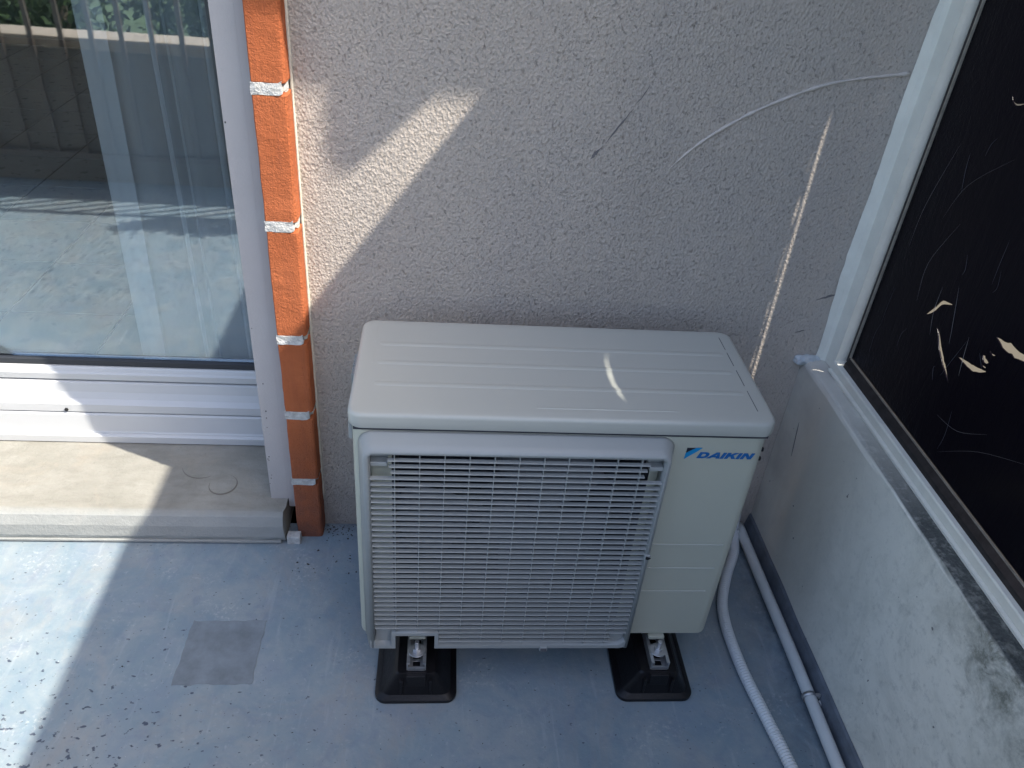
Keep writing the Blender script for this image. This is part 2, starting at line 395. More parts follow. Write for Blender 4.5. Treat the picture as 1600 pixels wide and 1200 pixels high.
# smooth white render strip between window and bricks
sr = thing('window_surround', 'smooth pale render strip between the window and the orange bricks', 'window surround')
bm = B(-.245, -.205, .0, .34, .081, 2.32)
box(bm, -.2048, -.181, .0, .30, .056, 2.32)
obj('render_strip', bm, 'surround', sr)
for i in range(26):
    z = random.uniform(.12, .34) if i < 20 else random.uniform(.4, 1.1)
    x = -.2445 + random.uniform(.0, .012)
    o = obj('paint_flake', B(x, x + random.uniform(.001, .0025), -.0006, .001, z, z + random.uniform(.001, .003)), 'hole' if i % 2 else 'mortar', sr)

# brick edging
bp_ = thing('brick_edging', 'column of orange painted bricks with white mortar joints beside the window', 'brickwork')
def brick(z0, z1):
    bm = B(-.181, -.123, -.045, .0, z0, z1)
    es = [e for e in bm.edges if all(v.co.x > -.13 and v.co.y < -.04 for v in e.verts)]
    bmesh.ops.bevel(bm, geom=es, offset=.009, segments=3, profile=.6, affect='EDGES')
    es = [e for e in bm.edges if abs(e.verts[0].co.z - e.verts[1].co.z) < 1e-5 or all(v.co.x < -.17 for v in e.verts)]
    bmesh.ops.bevel(bm, geom=es, offset=.0018, segments=1, affect='EDGES')
    es = [e for e in bm.edges if abs(e.verts[0].co.z - e.verts[1].co.z) > .05]
    bmesh.ops.subdivide_edges(bm, edges=es, cuts=10, use_grid_fill=True)
    jitter(bm, .0014, 35)
    obj('brick', bm, 'brick', bp_)
zs = [-.005, .165, .182, .352, .370, .541, .559, .784, .802, 1.030, 1.048, 1.278, 1.296, 1.52, 1.538, 1.77, 1.788, 2.02, 2.038, 2.30]
for i in range(0, len(zs), 2): brick(zs[i], zs[i + 1])
for i in range(1, len(zs) - 1, 2):
    bm = B(-.1825, -.1265, -.0455, .0, zs[i] - .001, zs[i + 1] + .001)
    bmesh.ops.subdivide_edges(bm, edges=bm.edges, cuts=5, use_grid_fill=True)
    for v in bm.verts:
        if v.co.x > -.135 and v.co.y < -.03: v.co.x -= .004; v.co.z += .004
    jitter(bm, .0018, 90)
    obj('mortar_joint', bm, 'mortar', bp_)
cp = spline([(-.1215, -.002, z / 12) for z in range(1, 28)], 3)
obj('sunlit_caulk_line', tube(bmesh.new(), cp, [.0028 + .0012 * noise.noise(p * 20) for p in cp], 6), 'caulk', bp_, True)  # cream bead put in for the sunlit white line beside the bricks
# little mortar block at the foot
bm = B(-.203, -.172, -.070, -.048, -.002, .022, bev=.002); jitter(bm, .0015, 60)
tag(obj('mortar_block', bm, 'mortar'), 'small pale mortar lump on the floor between sill and bricks', 'mortar lump')

# ------------------------------------------------------------------ concrete sill
cs = thing('concrete_sill', 'weathered concrete door sill stepping up below the window', 'sill')
bm = bmesh.new()
prof = [(.30, .002), (-.062, .004), (-.068, .012), (-.070, .022), (-.066, .050), (-.056, .072), (-.044, .080), (-.03, .0805), (.30, .084)]
xs = [-2.75 + i * .04 for i in range(64)]; xs = [x for x in xs if x < -.215] + [-.212, -.206]
loft(bm, [[(x + (.004 if k in (4, 5, 6) and x > -.21 else 0) * -1, y + (.0022 * noise.noise(Vector((x * 20, k, 0))) if k in (2, 3, 4, 5, 6) else 0), z + (.0014 * noise.noise(Vector((x * 24, k, 5))) if k in (4, 5, 6) else 0)) for k, (y, z) in enumerate(prof)] for x in xs])
obj('sill_slab', bm, 'concrete', cs)
def ring(parent, cx, cy, r, a0, a1, z, mat, rad=.0011):
    pts = [(cx + r * math.cos(math.radians(a)), cy + r * 1.1 * math.sin(math.radians(a)), z) for a in range(a0, a1 + 1, 8)]
    n = len(pts); obj('scrape', tube(bmesh.new(), pts, [rad * math.sin(math.pi * (i + .3) / (n - .4)) + .0002 for i in range(n)], 5), mat, parent)
ring(cs, -.367, .045, .032, -190, 80, .0815, 'grime', .0018)
ring(cs, -.43, .12, .05, 200, 310, .082, 'grime', .0010)
obj('drip_edge', B(-2.75, -.216, -.0725, -.06, .004, .0105, bev=.001, seg=1), 'concrete', cs)

# ------------------------------------------------------------------ window
wn = thing('window', 'large white aluminium balcony window reflecting the balcony', 'window')
def pz(z, y): return z - .68 * (y - .2)
def strip(name, prof, mat='alu'): return obj(name, extr(bmesh.new(), prof, -2.75, -.246), mat, wn)
strip('drip_rail', [(.30, .0845), (.196, .0845), (.190, .086), (.190, .104), (.197, .108), (.30, .108)])
strip('lower_cover', [(.30, .1085), (.2005, .1085), (.203, .112), (.207, .158), (.211, .1615), (.30, .1615)])
strip('upper_cover', [(.30, .163), (.2185, .163), (.2125, .1635), (.210, .166), (.2105, .187), (.222, .197), (.229, .213), (.232, .2375), (.236, .2400), (.30, .2400)])
strip('sash_rail', [(.30, .2445), (.2385, .2445), (.2345, .246), (.233, .263), (.2365, .2675), (.239, .275), (.242, .2795), (.30, .2795)])
strip('glazing_seal', [(.272, .2805), (.246, .2805), (.2445, .284), (.2455, .2945), (.250, .297), (.272, .297)], 'seal')
obj('frame_stile', B(-2.75, -2.68, .205, .34, .2975, 2.30), 'alu', wn)
obj('frame_head', B(-2.679, -.246, .205, .34, 2.24, 2.30), 'alu', wn)
obj('glass_pane', B(-2.68, -.246, .256, .262, .2972, 2.2395), 'glass', wn)
for sx, sz in ((-.296, .172), (-.770, .172), (-1.24, .172)):
    bm = bmesh.new(); bmesh.ops.create_cone(bm, segments=14, radius1=.0045, radius2=.0045, depth=.004, cap_ends=True)
    bmesh.ops.rotate(bm, verts=bm.verts, matrix=Matrix.Rotation(math.pi / 2, 3, 'X')); bmesh.ops.translate(bm, verts=bm.verts, vec=(sx, .2095, sz))
    obj('screw_hole', bm, 'hole', wn)

# sheer curtain behind the glass
bm = bmesh.new(); nx, nz = 150, 26; g = []
for j in range(nz + 1):
    row = []
    for i in range(nx + 1):
        u = i / nx; t = j / nz
        x = -.592 + u * .60; z = .252 + t * 1.94
        ph = u * 5 * 2 * math.pi + .9 * math.sin(u * 9) + .35 * math.sin(t * 3 + u * 12)
        amp = .024 + .010 * math.sin(u * 17 + 1)
        y = .335 + amp * math.sin(ph) + .004 * math.sin(3 * ph + t * 2)
        x += .010 * math.cos(ph) + .012 * math.sin(t * 2.2 + u * 3)
        z += .006 * math.sin(ph * .5 + 1) * (1 - t)
        row.append(bm.verts.new((x, y, z)))
    g.append(row)
for j in range(nz):
    for i in range(nx): bm.faces.new((g[j][i], g[j][i + 1], g[j + 1][i + 1], g[j + 1][i]))
cu = obj('sheer_curtain', bm, 'sheer', None, True)
bm = bmesh.new(); L_ = []
for j in range(27):
    t = j / 26; L_.append([(-.594 + k_ * .011 + .012 * math.sin(t * 2.2), .292 + .004 * math.sin(k_ * 1.3 + t * 2), .254 + t * 1.93) for k_ in range(6)])
loft(bm, L_, False, False, False); obj('curtain_hem', bm, 'hem', cu, True)
for fx_, fw in ((-.452, .010), (-.415, .004), (-.335, .013), (-.295, .006)):
    bm = bmesh.new(); L_ = []
    for j in range(27):
        t = j / 26; L_.append([(fx_ + .012 * math.sin(t * 2.2 + fx_ * 9) + k_ * fw / 5, .288 + .004 * abs(k_ - 2.5), .262 + t * 1.92) for k_ in range(6)])
    loft(bm, L_, False, False, False); obj('curtain_fold', bm, 'hem', cu, True)
tag(cu, 'white sheer curtain hanging in folds behind the window glass', 'curtain')

# room behind
rf = obj('room_floor', B(-3.9, .6, .345, 4.2, .02, .1465), 'grout'); struct(rf)
tm = None
for i in range(11):
    for j in range(12):
        x0, y0 = -3.755 + i * .3275 - .0 , .385 + (j - 1) * .33
        if y0 < .3: y0_, l = .303, .082
        else: y0_, l = y0, .3275
        if j == 0: obj('tile', B(x0 + .004, x0 + .3235, .346, .3835, .147, .15), 'tile', rf); continue
        if tm is None:
            tm = obj('tile', B(.004, .3235, .004, .326, 0, .003), 'tile', rf); tm.location = (x0, y0, .147)
        else: copy(tm, rf, (x0, y0, .147))
rw = thing('room_shell', 'dim beige room walls and ceiling seen through the window', 'room')
obj('back_wall', B(-3.9, .6, 4.2, 4.3, 0, 2.6), 'room', rw); obj('side_wall', B(-4.0, -3.9, .302, 4.3, 0, 2.6), 'room', rw)
obj('side_wall', B(.6, .7, .302, 4.3, 0, 2.6), 'room', rw); obj('ceiling', B(-4, .7, .302, 4.3, 2.6, 2.7), 'room', rw)

# ------------------------------------------------------------------ low wall on the right
lw = thing('low_side_wall', 'pale painted low side wall with mouldy ledge right of the unit', 'low wall')
prof = [(1.019, -.1), (.940, -.1), (.940, .512), (.9412, .5175), (.9445, .5215), (.950, .5235), (.975, .5235), (1.019, .5235)]
ys = [-1.63 + i * .03 for i in range(60)]; ys = [y for y in ys if y < -.003] + [-.001]
bm = bmesh.new()
loft(bm, [[(x + (.0035 * noise.noise(Vector((k * .7, y * 9, z * 4))) if 1 < k < 7 else 0), y, z + (.0018 * noise.noise(Vector((k, y * 22, 3))) if 2 < k < 7 else 0)) for k, (x, z) in enumerate(prof)] for y in ys])
obj('wall_body', bm, 'lowwall', lw, False)
bm = bmesh.new(); loft(bm, [[(.9395 + .0 , y, -.001), (.929, y, -.001), (.930 + .002 * noise.noise(Vector((y * 9, 0, 0))), y, .012), (.9355, y, .050 + .006 * noise.noise(Vector((y * 7, 2, 0)))), (.9395, y, .056 + .006 * noise.noise(Vector((y * 7, 2, 0))))] for y in ys])
obj('waterproof_skirting', bm, 'skirt', lw)
bm = bmesh.new(); bmesh.ops.create_icosphere(bm, subdivisions=4, radius=1)
for v in bm.verts: v.co = Vector((v.co.x * .03, v.co.y * .014, v.co.z * .013)); v.co *= 1 + .35 * noise.noise(v.co * 90); v.co += Vector((.948, -.006, .520))
obj('sealant_lump', bm, 'lump', lw, True)
sl_ = [(.9385, -.075 - .004 * t, .40 - .021 * t) for t in range(5)]
obj('scratch', tube(bmesh.new(), sl_, [.0003, .0011, .0009, .0011, .0003], 5), 'scratch', lw)

# ------------------------------------------------------------------ partition screen
ps = thing('partition_screen', 'tall black film covered privacy screen in a pale frame', 'screen')
TOP = 2.087
bm = bmesh.new(); n = 70
lps = []
for i in range(n + 1):
    z = .5248 + (TOP - .5248) * i / n
    j = .006 * noise.noise(Vector((z * 6, 0, 0))) + .0035 * noise.noise(Vector((z * 30, 3, 0)))
    lps.append([(.966 + j - .004 * math.sin((z - .5) * 5), -.0012, z), (.974 + j * .7, -.012, z), (.983, -.016, z), (.985, -.052, z), (1.03, -.052, z), (1.03, -.0012, z)])
loft(bm, lps); obj('wall_jamb', bm, 'frame', ps)
def eyp(prof, y0=-1.62, y1=-.0525): return extry(bmesh.new(), prof, y0, y1)
obj('base_rail', eyp([(1.03, .5245), (.983, .5245), (.981, .527), (.981, .546), (.983, .549), (.991, .550), (1.03, .550)]), 'frame', ps)
obj('rail_lip', eyp([(.9805, .5245), (.9745, .5245), (.9745, .529), (.9805, .531)]), 'frame', ps)
obj('glazing_bead', eyp([(1.012, .5505), (.9905, .5505), (.9915, .560), (.9995, .5715), (1.012, .5715)], y1=-.078), 'bead', ps)
obj('bead_edge', eyp([(.9995, .572), (.9970, .572), (.9970, .5745), (.9995, .5745)], y1=-.082), 'edge', ps)
obj('side_channel', B(1.008, 1.03, -.0765, -.0525, .5505, TOP - .03), 'bead', ps)
obj('side_bead', B(.9945, .9985, -.0835, -.0805, .5755, TOP - .03), 'edge', ps)
obj('top_rail', B(.985, 1.03, -1.62, -.0525, TOP - .029, TOP), 'frame', ps)
# film with tears
def tear(pts, wd):
    n = len(pts); top = []; bot = []
    for i, (a, b) in enumerate(pts):
        a0, b0 = pts[max(i - 1, 0)]; a1, b1 = pts[min(i + 1, n - 1)]; dx, dz = a1 - a0, b1 - b0; L = math.hypot(dx, dz)
        k = max(.0004, math.sin(math.pi * i / (n - 1)) ** 1.0 * wd * .46)
        k1, k2 = k * (1 + .5 * noise.noise(Vector((i * .45, wd * 900, 0))) + .35 * noise.noise(Vector((i * 1.7, wd * 500, 0)))), k * (1 + .5 * noise.noise(Vector((i * .45, wd * 900, 7))) + .35 * noise.noise(Vector((i * 1.7, wd * 500, 7))))
        top.append((a - dz / L * k1, b + dx / L * k1)); bot.append((a + dz / L * k2, b - dx / L * k2))
    return top + bot[::-1]
def along(P, n): return [(p.x, p.y) for p in spline([(a, b, 0) for a, b in P], n)]
outer = [(-1.615, .5755), (-.0765, .5755), (-.0765, TOP - .0295), (-1.615, TOP - .0295)]
tears = [tear(along([(-.246, .772), (-.262, .790), (-.276, .812), (-.302, .822)], 4), .008),
         tear(along([(-.287, .771), (-.302, .762), (-.322, .742), (-.345, .728), (-.374, .709)], 4), .0105),
         tear(along([(-.366, .759), (-.392, .762), (-.414, .766), (-.438, .777)], 4), .011),
         tear(along([(-.424, .833), (-.452, .832), (-.482, .836), (-.53, .845)], 4), .0155),
         tear(along([(-.414, .794), (-.424, .790), (-.434, .791)], 3), .010),
         tear(along([(-.425, .808), (-.434, .806), (-.440, .809)], 3), .004),
         tear(along([(-.419, .781), (-.428, .780), (-.434, .782)], 3), .004),
         tear(along([(-.232, 1.150), (-.248, 1.138), (-.272, 1.145)], 4), .004),
         # long tears above the picture that let the thin sun streaks through
         tear(along([(-.452, 1.385), (-.500, 1.398), (-.560, 1.398), (-.60, 1.388), (-.640, 1.372)], 4), .011),
         tear(along([(-.0795, .665), (-.0805, .80), (-.0800, .95), (-.0793, 1.10), (-.0788, 1.27)], 6), .0016)]
# keep the slit clear of the side bead
def gap(z): return max(.00015, .0009 + .0011 * noise.noise(Vector((z * 17, 1, 0))) + .0005 * noise.noise(Vector((z * 55, 4, 0)))) * min(1, (1.275 - z) * 9, (z - .655) * 14)
zz = [.665 + .6 * i / 70 for i in range(71)]
tears[-1] = [(-.0796 + .0004 * math.sin(z * 9) - gap(z), z) for z in zz] + [(-.0796 + .0004 * math.sin(z * 9) + gap(z), z) for z in zz[::-1]]
flat('film_panel', [outer] + tears, .003, 'film', ps, lambda u, v, w: Vector((1.0 + w, u, v)))
def fs(pts, r=.0007, mat='frame'):
    P = spline([(.9995, a, b) for a, b in pts], 5); n = len(P)
    r *= .6; obj('film_scratch', tube(bmesh.new(), P, [r * (.25 + .75 * math.sin(math.pi * i / (n - 1))) for i in range(n)], 5), mat, ps)
fs([(-.30, .855), (-.322, .80), (-.335, .765)], .0006, 'scratch'); fs([(-.262, .835), (-.265, .79), (-.280, .75)], .0006, 'scratch')
fs([(-.372, .80), (-.38, .765), (-.388, .735)], .0007, 'scratch'); fs([(-.24, .94), (-.20, .85), (-.21, .78)], .0004, 'scratch')
fs([(-.16, 1.05), (-.13, .93), (-.128, .85)], .0004, 'scratch'); fs([(-.30, 1.07), (-.22, 1.0), (-.19, .93)], .0003, 'scratch')
fs([(-.5, .70), (-.44, .66), (-.38, .65)], .0004, 'scratch'); fs([(-.60, .72), (-.5, .665), (-.42, .60)], .0003, 'scratch')

rs = random.Random(21)
for _ in range(20):
    y, z = -rs.uniform(.12, .62), rs.uniform(.60, 1.2); L = rs.uniform(.02, .09); a = rs.gauss(1.45, .22); c = rs.uniform(-.006, .006)
    if y < -.4 and rs.random() < .4: a = rs.uniform(.5, .9)
    dy, dz = math.cos(a) * L / 2, math.sin(a) * L / 2
    fs([(y - dy, z - dz), (y + c, z + c), (y + dy, z + dz)], rs.uniform(.0003, .0007), 'film_mark')

# ------------------------------------------------------------------ outdoor unit
yf = -.418
ac = thing('air_conditioner', 'ivory outdoor air conditioning unit with louvred grille standing on black rubber feet', 'air conditioner', (.353, -.27, 0))
acx = Vector((-.353, .27, 0))
def part(name, bm, mat, smooth=False, parent=None):
    bmesh.ops.translate(bm, verts=bm.verts, vec=acx) if parent is None or parent.parent is ac else None
    return obj(name, bm, mat, parent or ac, smooth)
def sm_angle(o, a=35):
    for p in o.data.polygons: p.use_smooth = True
    md = o.modifiers.new('es', 'EDGE_SPLIT'); md.split_angle = math.radians(a)
# casing with round fan opening
bm = bmesh.new(); rr_ = rrect(.006, .698, yf, -.13, .022, 7)
loft(bm, [[(x, y, .1145) for x, y in rrect(.009, .695, yf + .003, -.133, .02, 7)], [(x, y, .1175) for x, y in rr_], [(x, y, .6172) for x, y in rr_]])
cas = part('casing', bm, 'ac'); cas.data.materials.append(M['dark'])
bm = bmesh.new(); loft(bm, [[(x, y, z) for x, z in rrect(.070, .505, .135, .600, .04, 8)] for y in (-.50, -.22)]); bmesh.ops.translate(bm, verts=bm.verts, vec=acx)
me = bpy.data.meshes.new('cut'); bm.to_mesh(me); bm.free(); me.materials.append(M['dark']); cut = bpy.data.objects.new('cut', me); C.objects.link(cut)
cut.location = ac.location
md = cas.modifiers.new('b', 'BOOLEAN'); md.object = cut; md.operation = 'DIFFERENCE'; md.solver = 'EXACT'; md.material_mode = 'TRANSFER'
bpy.context.view_layer.update(); dg = bpy.context.evaluated_depsgraph_get()
nm = bpy.data.meshes.new_from_object(cas.evaluated_get(dg)); cas.modifiers.clear(); cas.data = nm
bpy.data.objects.remove(cut); sm_angle(cas, 30)
part('lid_seam_shade', B(.0095, .6945, yf + .0012, -.133, .6173, .6224, bev=.0), 'dark')  # dark fill paints in the shade of the lid overhang
# fan
fz, fx = .366, .278
fan = bpy.data.objects.new('fan', None); C.objects.link(fan); fan.parent = ac
bm = bmesh.new(); bmesh.ops.create_cone(bm, segments=32, radius1=.06, radius2=.05, depth=.06, cap_ends=True)
bmesh.ops.rotate(bm, verts=bm.verts, matrix=Matrix.Rotation(math.pi / 2, 3, 'X')); bmesh.ops.translate(bm, verts=bm.verts, vec=Vector((fx, -.34, fz)) + acx)
obj('fan_hub', bm, 'fan', fan)
for k in range(3):
    bm = bmesh.new(); loops = []
    for i in range(9):
        r = .05 + .155 * i / 8; lp = []
        for j in range(9):
            a = math.radians(k * 120 + 20 + 80 * j / 8 + 14 * i / 8); lp.append(Vector((fx + r * math.cos(a), -.365 + .06 * j / 8, fz + r * math.sin(a))) + acx)
        loops.append(lp)
    loft(bm, loops, False, False, False)
    o = obj('fan_blade', bm, 'fan', fan, True); md = o.modifiers.new('s', 'SOLIDIFY'); md.thickness = .003
# lid
L0 = dict(x0=0, x1=.706, y0=-.4208, y1=-.119)
def lr(i): return rrect(L0['x0'] + i, L0['x1'] - i, L0['y0'] + i, L0['y1'] - i, max(.004, .024 - i), 8)
bm = bmesh.new()
prof = [(.004, .6225), (.0006, .6229), (.0, .6240), (.0, .6425), (.0006, .6455), (.0022, .6478), (.0046, .6492), (.008, .6498), (.02, .65)]
loft(bm, [[(x, y, z) for x, y in lr(i)] for i, z in prof])
lid = part('lid', bm, 'aclid'); sm_angle(lid, 50)
def ridge(x0, x1, y, wd, h):
    bm = bmesh.new(); n = 6
    lps = []
    for j, x in enumerate([x0, x0 + .012, x1 - .012, x1]):
        f = 0.05 if j in (0, 3) else 1
        lps.append([(x, y + wd * math.cos(math.pi * i / n), .6497 + h * f * math.sin(math.pi * i / n)) for i in range(n + 1)])
    loft(bm, lps, False, False, False); part('lid_ridge', bm, 'aclid', True)
for y in (-.207, -.268, -.333): ridge(.035, .672, y, .0065, .0016)
ridge(.30, .545, -.391, .0022, .0012)
for x in (.0285, .679):
    ridge_y = [(-.19, -.145), (-.245, -.20), (-.31, -.26), (-.385, -.325)] if x > .3 else [(-.20, -.145), (-.27, -.225)]
    for a, b in ridge_y: part('lid_groove', B(x - .0006, x + .0006, a, b, .6495, .6504), 'fan' if x > .3 else 'aclid')
# grille surround, open at the bottom
def U(x0, x1, zb, zt, r, y):
    out = [(x0, y, zb)]
    for i in range(9):
        a = math.radians(180 - 90 * i / 8); out.append((x0 + r + r * math.cos(a), y, zt - r + r * math.sin(a)))
    for i in range(9):
        a = math.radians(90 - 90 * i / 8); out.append((x1 - r + r * math.cos(a), y, zt - r + r * math.sin(a)))
    return out + [(x1, y, zb)]
bm = bmesh.new()
loft(bm, [U(.017, .538, .119, .6165, .024, yf - .0006), U(.0195, .535, .119, .615, .023, yf - .005), U(.024, .5295, .119, .6095, .02, yf - .024),
          U(.0265, .5275, .119, .6055, .018, yf - .032), U(.0295, .5255, .119, .6015, .015, yf - .0358), U(.034, .5215, .119, .5985, .011, yf - .0365),
          U(.0362, .5195, .119, .5965, .009, yf - .035), U(.0370, .5190, .119, .5955, .009, yf - .006)], False, False, False)
gs = part('grille_surround', bm, 'grille'); sm_angle(gs, 50); md = gs.modifiers.new('s', 'SOLIDIFY'); md.thickness = .0015; md.offset = 0
# bottom bar with the cut out above the left foot
GF = yf - .0368
def g2(u, v, w): return Vector((u, GF + w, v)) + acx
outl = [(.030, .1185), (.0755, .1185), (.0755, .1555), (.1495, .1555), (.1495, .1185), (.510, .1185), (.5185, .121), (.523, .128), (.5245, .137), (.5175, .140),
        (.514, .131), (.508, .1265), (.157, .1265), (.157, .163), (.068, .163), (.068, .1265), (.0385, .1265), (.0375, .14), (.0275, .14), (.0272, .122)]
flat('bottom_bar', [outl], .030, 'grille', ac, g2)
# louvre slats
def slat(x0, x1, z):
    bm = extr(bmesh.new(), [(GF + .0006, -.0002), (GF + .0012, -.0010), (GF + .0030, -.0010), (GF + .0080, .0000), (GF + .0082, .0012), (GF + .0012, .0009)], x0, x1)
    bmesh.ops.translate(bm, verts=bm.verts, vec=Vector((0, 0, z)) + acx); return obj('slat', bm, 'grille', ac)
P = .01277; z0s = .5832; proto = {}
k = 0; z = z0s
while z > .132:
    if k < 3: a, b = .0655 + .0025 * k, .493 - .003 * k
    elif z < .165: a, b = .1575, (.5185 if z > .158 else .488)
    else: a, b = .0375, .5185
    key = (round(a, 4), round(b, 4))
    if key in proto:
        o = copy(proto[key][0]); o.location = (0, 0, z - proto[key][1])
    else: proto[key] = (slat(a, b, z), z)
    z -= P; k += 1
for i in range(11):
    x = .0768 + i * .0402
    a = .1565 if (.06 < x < .16) else .1265
    part('grille_bar', B(x - .0007, x + .0007, GF + .0030, GF + .0100, a + .001, .5955), 'grille')
# corner pockets
for x0, x1 in ((.0375, .0650), (.4945, .5185)):
    part('corner_plate', B(x0, x1, GF + .026, GF + .0325, .5615, .5950), 'grille')
    part('corner_ledge', B(x0, x1, GF + .010, GF + .0255, .5650, .5730, bev=.001, seg=1), 'grille')
part('corner_plate', B(.0385, .0675, GF + .012, GF + .0305, .1270, .1620), 'grille')
part('corner_plate', B(.4895, .5180, GF + .012, GF + .0305, .1270, .1560), 'grille')
# clips
part('grille_clip', B(.353, .369, GF - .003, GF + .010, .1120, .1240, bev=.002), 'grille')
part('grille_clip', B(.355, .367, GF - .0045, GF - .0035, .1140, .1215), 'fan')
part('grille_clip', B(.517, .5285, GF - .003, GF + .004, .3680, .3800, bev=.002), 'grille')
bm = bmesh.new(); a = [bm.verts.new(Vector(p) + acx) for p in ((.5195, GF - .0032, .3785), (.5285, GF - .0032, .3745), (.5235, GF - .0032, .3710), (.5195, GF - .0032, .3725))]
r = bmesh.ops.extrude_face_region(bm, geom=[bm.faces.new(a)]); bmesh.ops.translate(bm, verts=[v for v in r['geom'] if isinstance(v, bmesh.types.BMVert)], vec=(0, -.002, 0))
obj('clip_hook', bm, 'hole', ac)
# pressed lines on the right
for z, x1 in ((.3685, .6745), (.3065, .6715), (.2430, .6680)):
    bm = extr(bmesh.new(), [(yf + .001, z - .0014), (yf - .0018, z - .0004), (yf - .0018, z + .0006), (yf + .001, z + .0014)], .541, x1)
    part('pressed_line', bm, 'aclid')
# maker's lettering
lg = bpy.data.objects.new('maker_logo', None); C.objects.link(lg); lg.parent = ac
def lp(u, v, w): return Vector((u, yf - .0011 + w, v)) + acx
def logo(name, polys, mat): flat(name, polys, .0010, mat, lg, lp)
logo('emblem', [[(.5605, .5955), (.5745, .5955), (.5665, .5905), (.5600, .5855)]], 'black')
logo('emblem', [[(.5755, .5957), (.5865, .5962), (.5760, .5862), (.5665, .5785), (.5590, .5715), (.5598, .5840), (.5665, .5893)]], 'cyan')
H = .0125; zb = .5742; sh = .42
def letter(x, polys, wd):
    logo('letter', [[(x + a * wd + b * H * sh, zb + b * H - (x - .58) * .006) for a, b in p] for p in polys], 'blue')
X = .5800
letter(X, [[(0, 0), (.62, 0), (.88, .10), (1, .32), (1, .68), (.88, .90), (.62, 1), (0, 1)], [(.30, .24), (.30, .76), (.56, .76), (.70, .64), (.70, .36), (.56, .24)]], .0178)
letter(X + .0190, [[(-.08, 0), (.22, 0), (.34, .20), (.66, .20), (.70, 0), (1.02, 0), (.72, 1), (.44, 1)], [(.46, .40), (.62, .78), (.66, .40)]], .0205)
letter(X + .0405, [[(0, 0), (1, 0), (1, 1), (0, 1)]], .0054)
letter(X + .0480, [[(0, 0), (.31, 0), (.31, .34), (.42, .42), (.68, 0), (1.05, 0), (.66, .60), (1.0, 1), (.66, 1), (.31, .62), (.31, 1), (0, 1)]], .0185)
letter(X + .0680, [[(0, 0), (1, 0), (1, 1), (0, 1)]], .0054)
letter(X + .0757, [[(0, 0), (.28, 0), (.28, .60), (.66, 0), (1, 0), (1, 1), (.72, 1), (.72, .42), (.36, 1), (0, 1)]], .0190)
# left carrying handle, right screws and valve cover, mounting tabs
hd = bpy.data.objects.new('side_handle', None); C.objects.link(hd); hd.parent = ac
part('handle_plate', B(-.007, .007, -.262, -.185, .580, .619, bev=.002), 'grille', False, hd)
for i in range(5): part('handle_rib', B(-.0105, -.0072, -.257 + i * .015, -.250 + i * .015, .584, .616, bev=.0008, seg=1), 'grille', False, hd)
part('side_clip', B(.0, .0065, -.40, -.385, .585, .621, bev=.001, seg=1), 'grille')
for z in (.585, .565): part('side_screw', B(.6945, .6990, -.4085, -.4025, z - .003, z + .004, bev=.001, seg=1), 'hole')
part('valve_cover', B(.6985, .708, -.36, -.16, .15, .46, bev=.004), 'ac')
for cx in (.116, .594):
    part('mounting_tab', B(cx - .016, cx + .016, -.425, -.10, .1065, .1140, bev=.001, seg=1), 'ac')
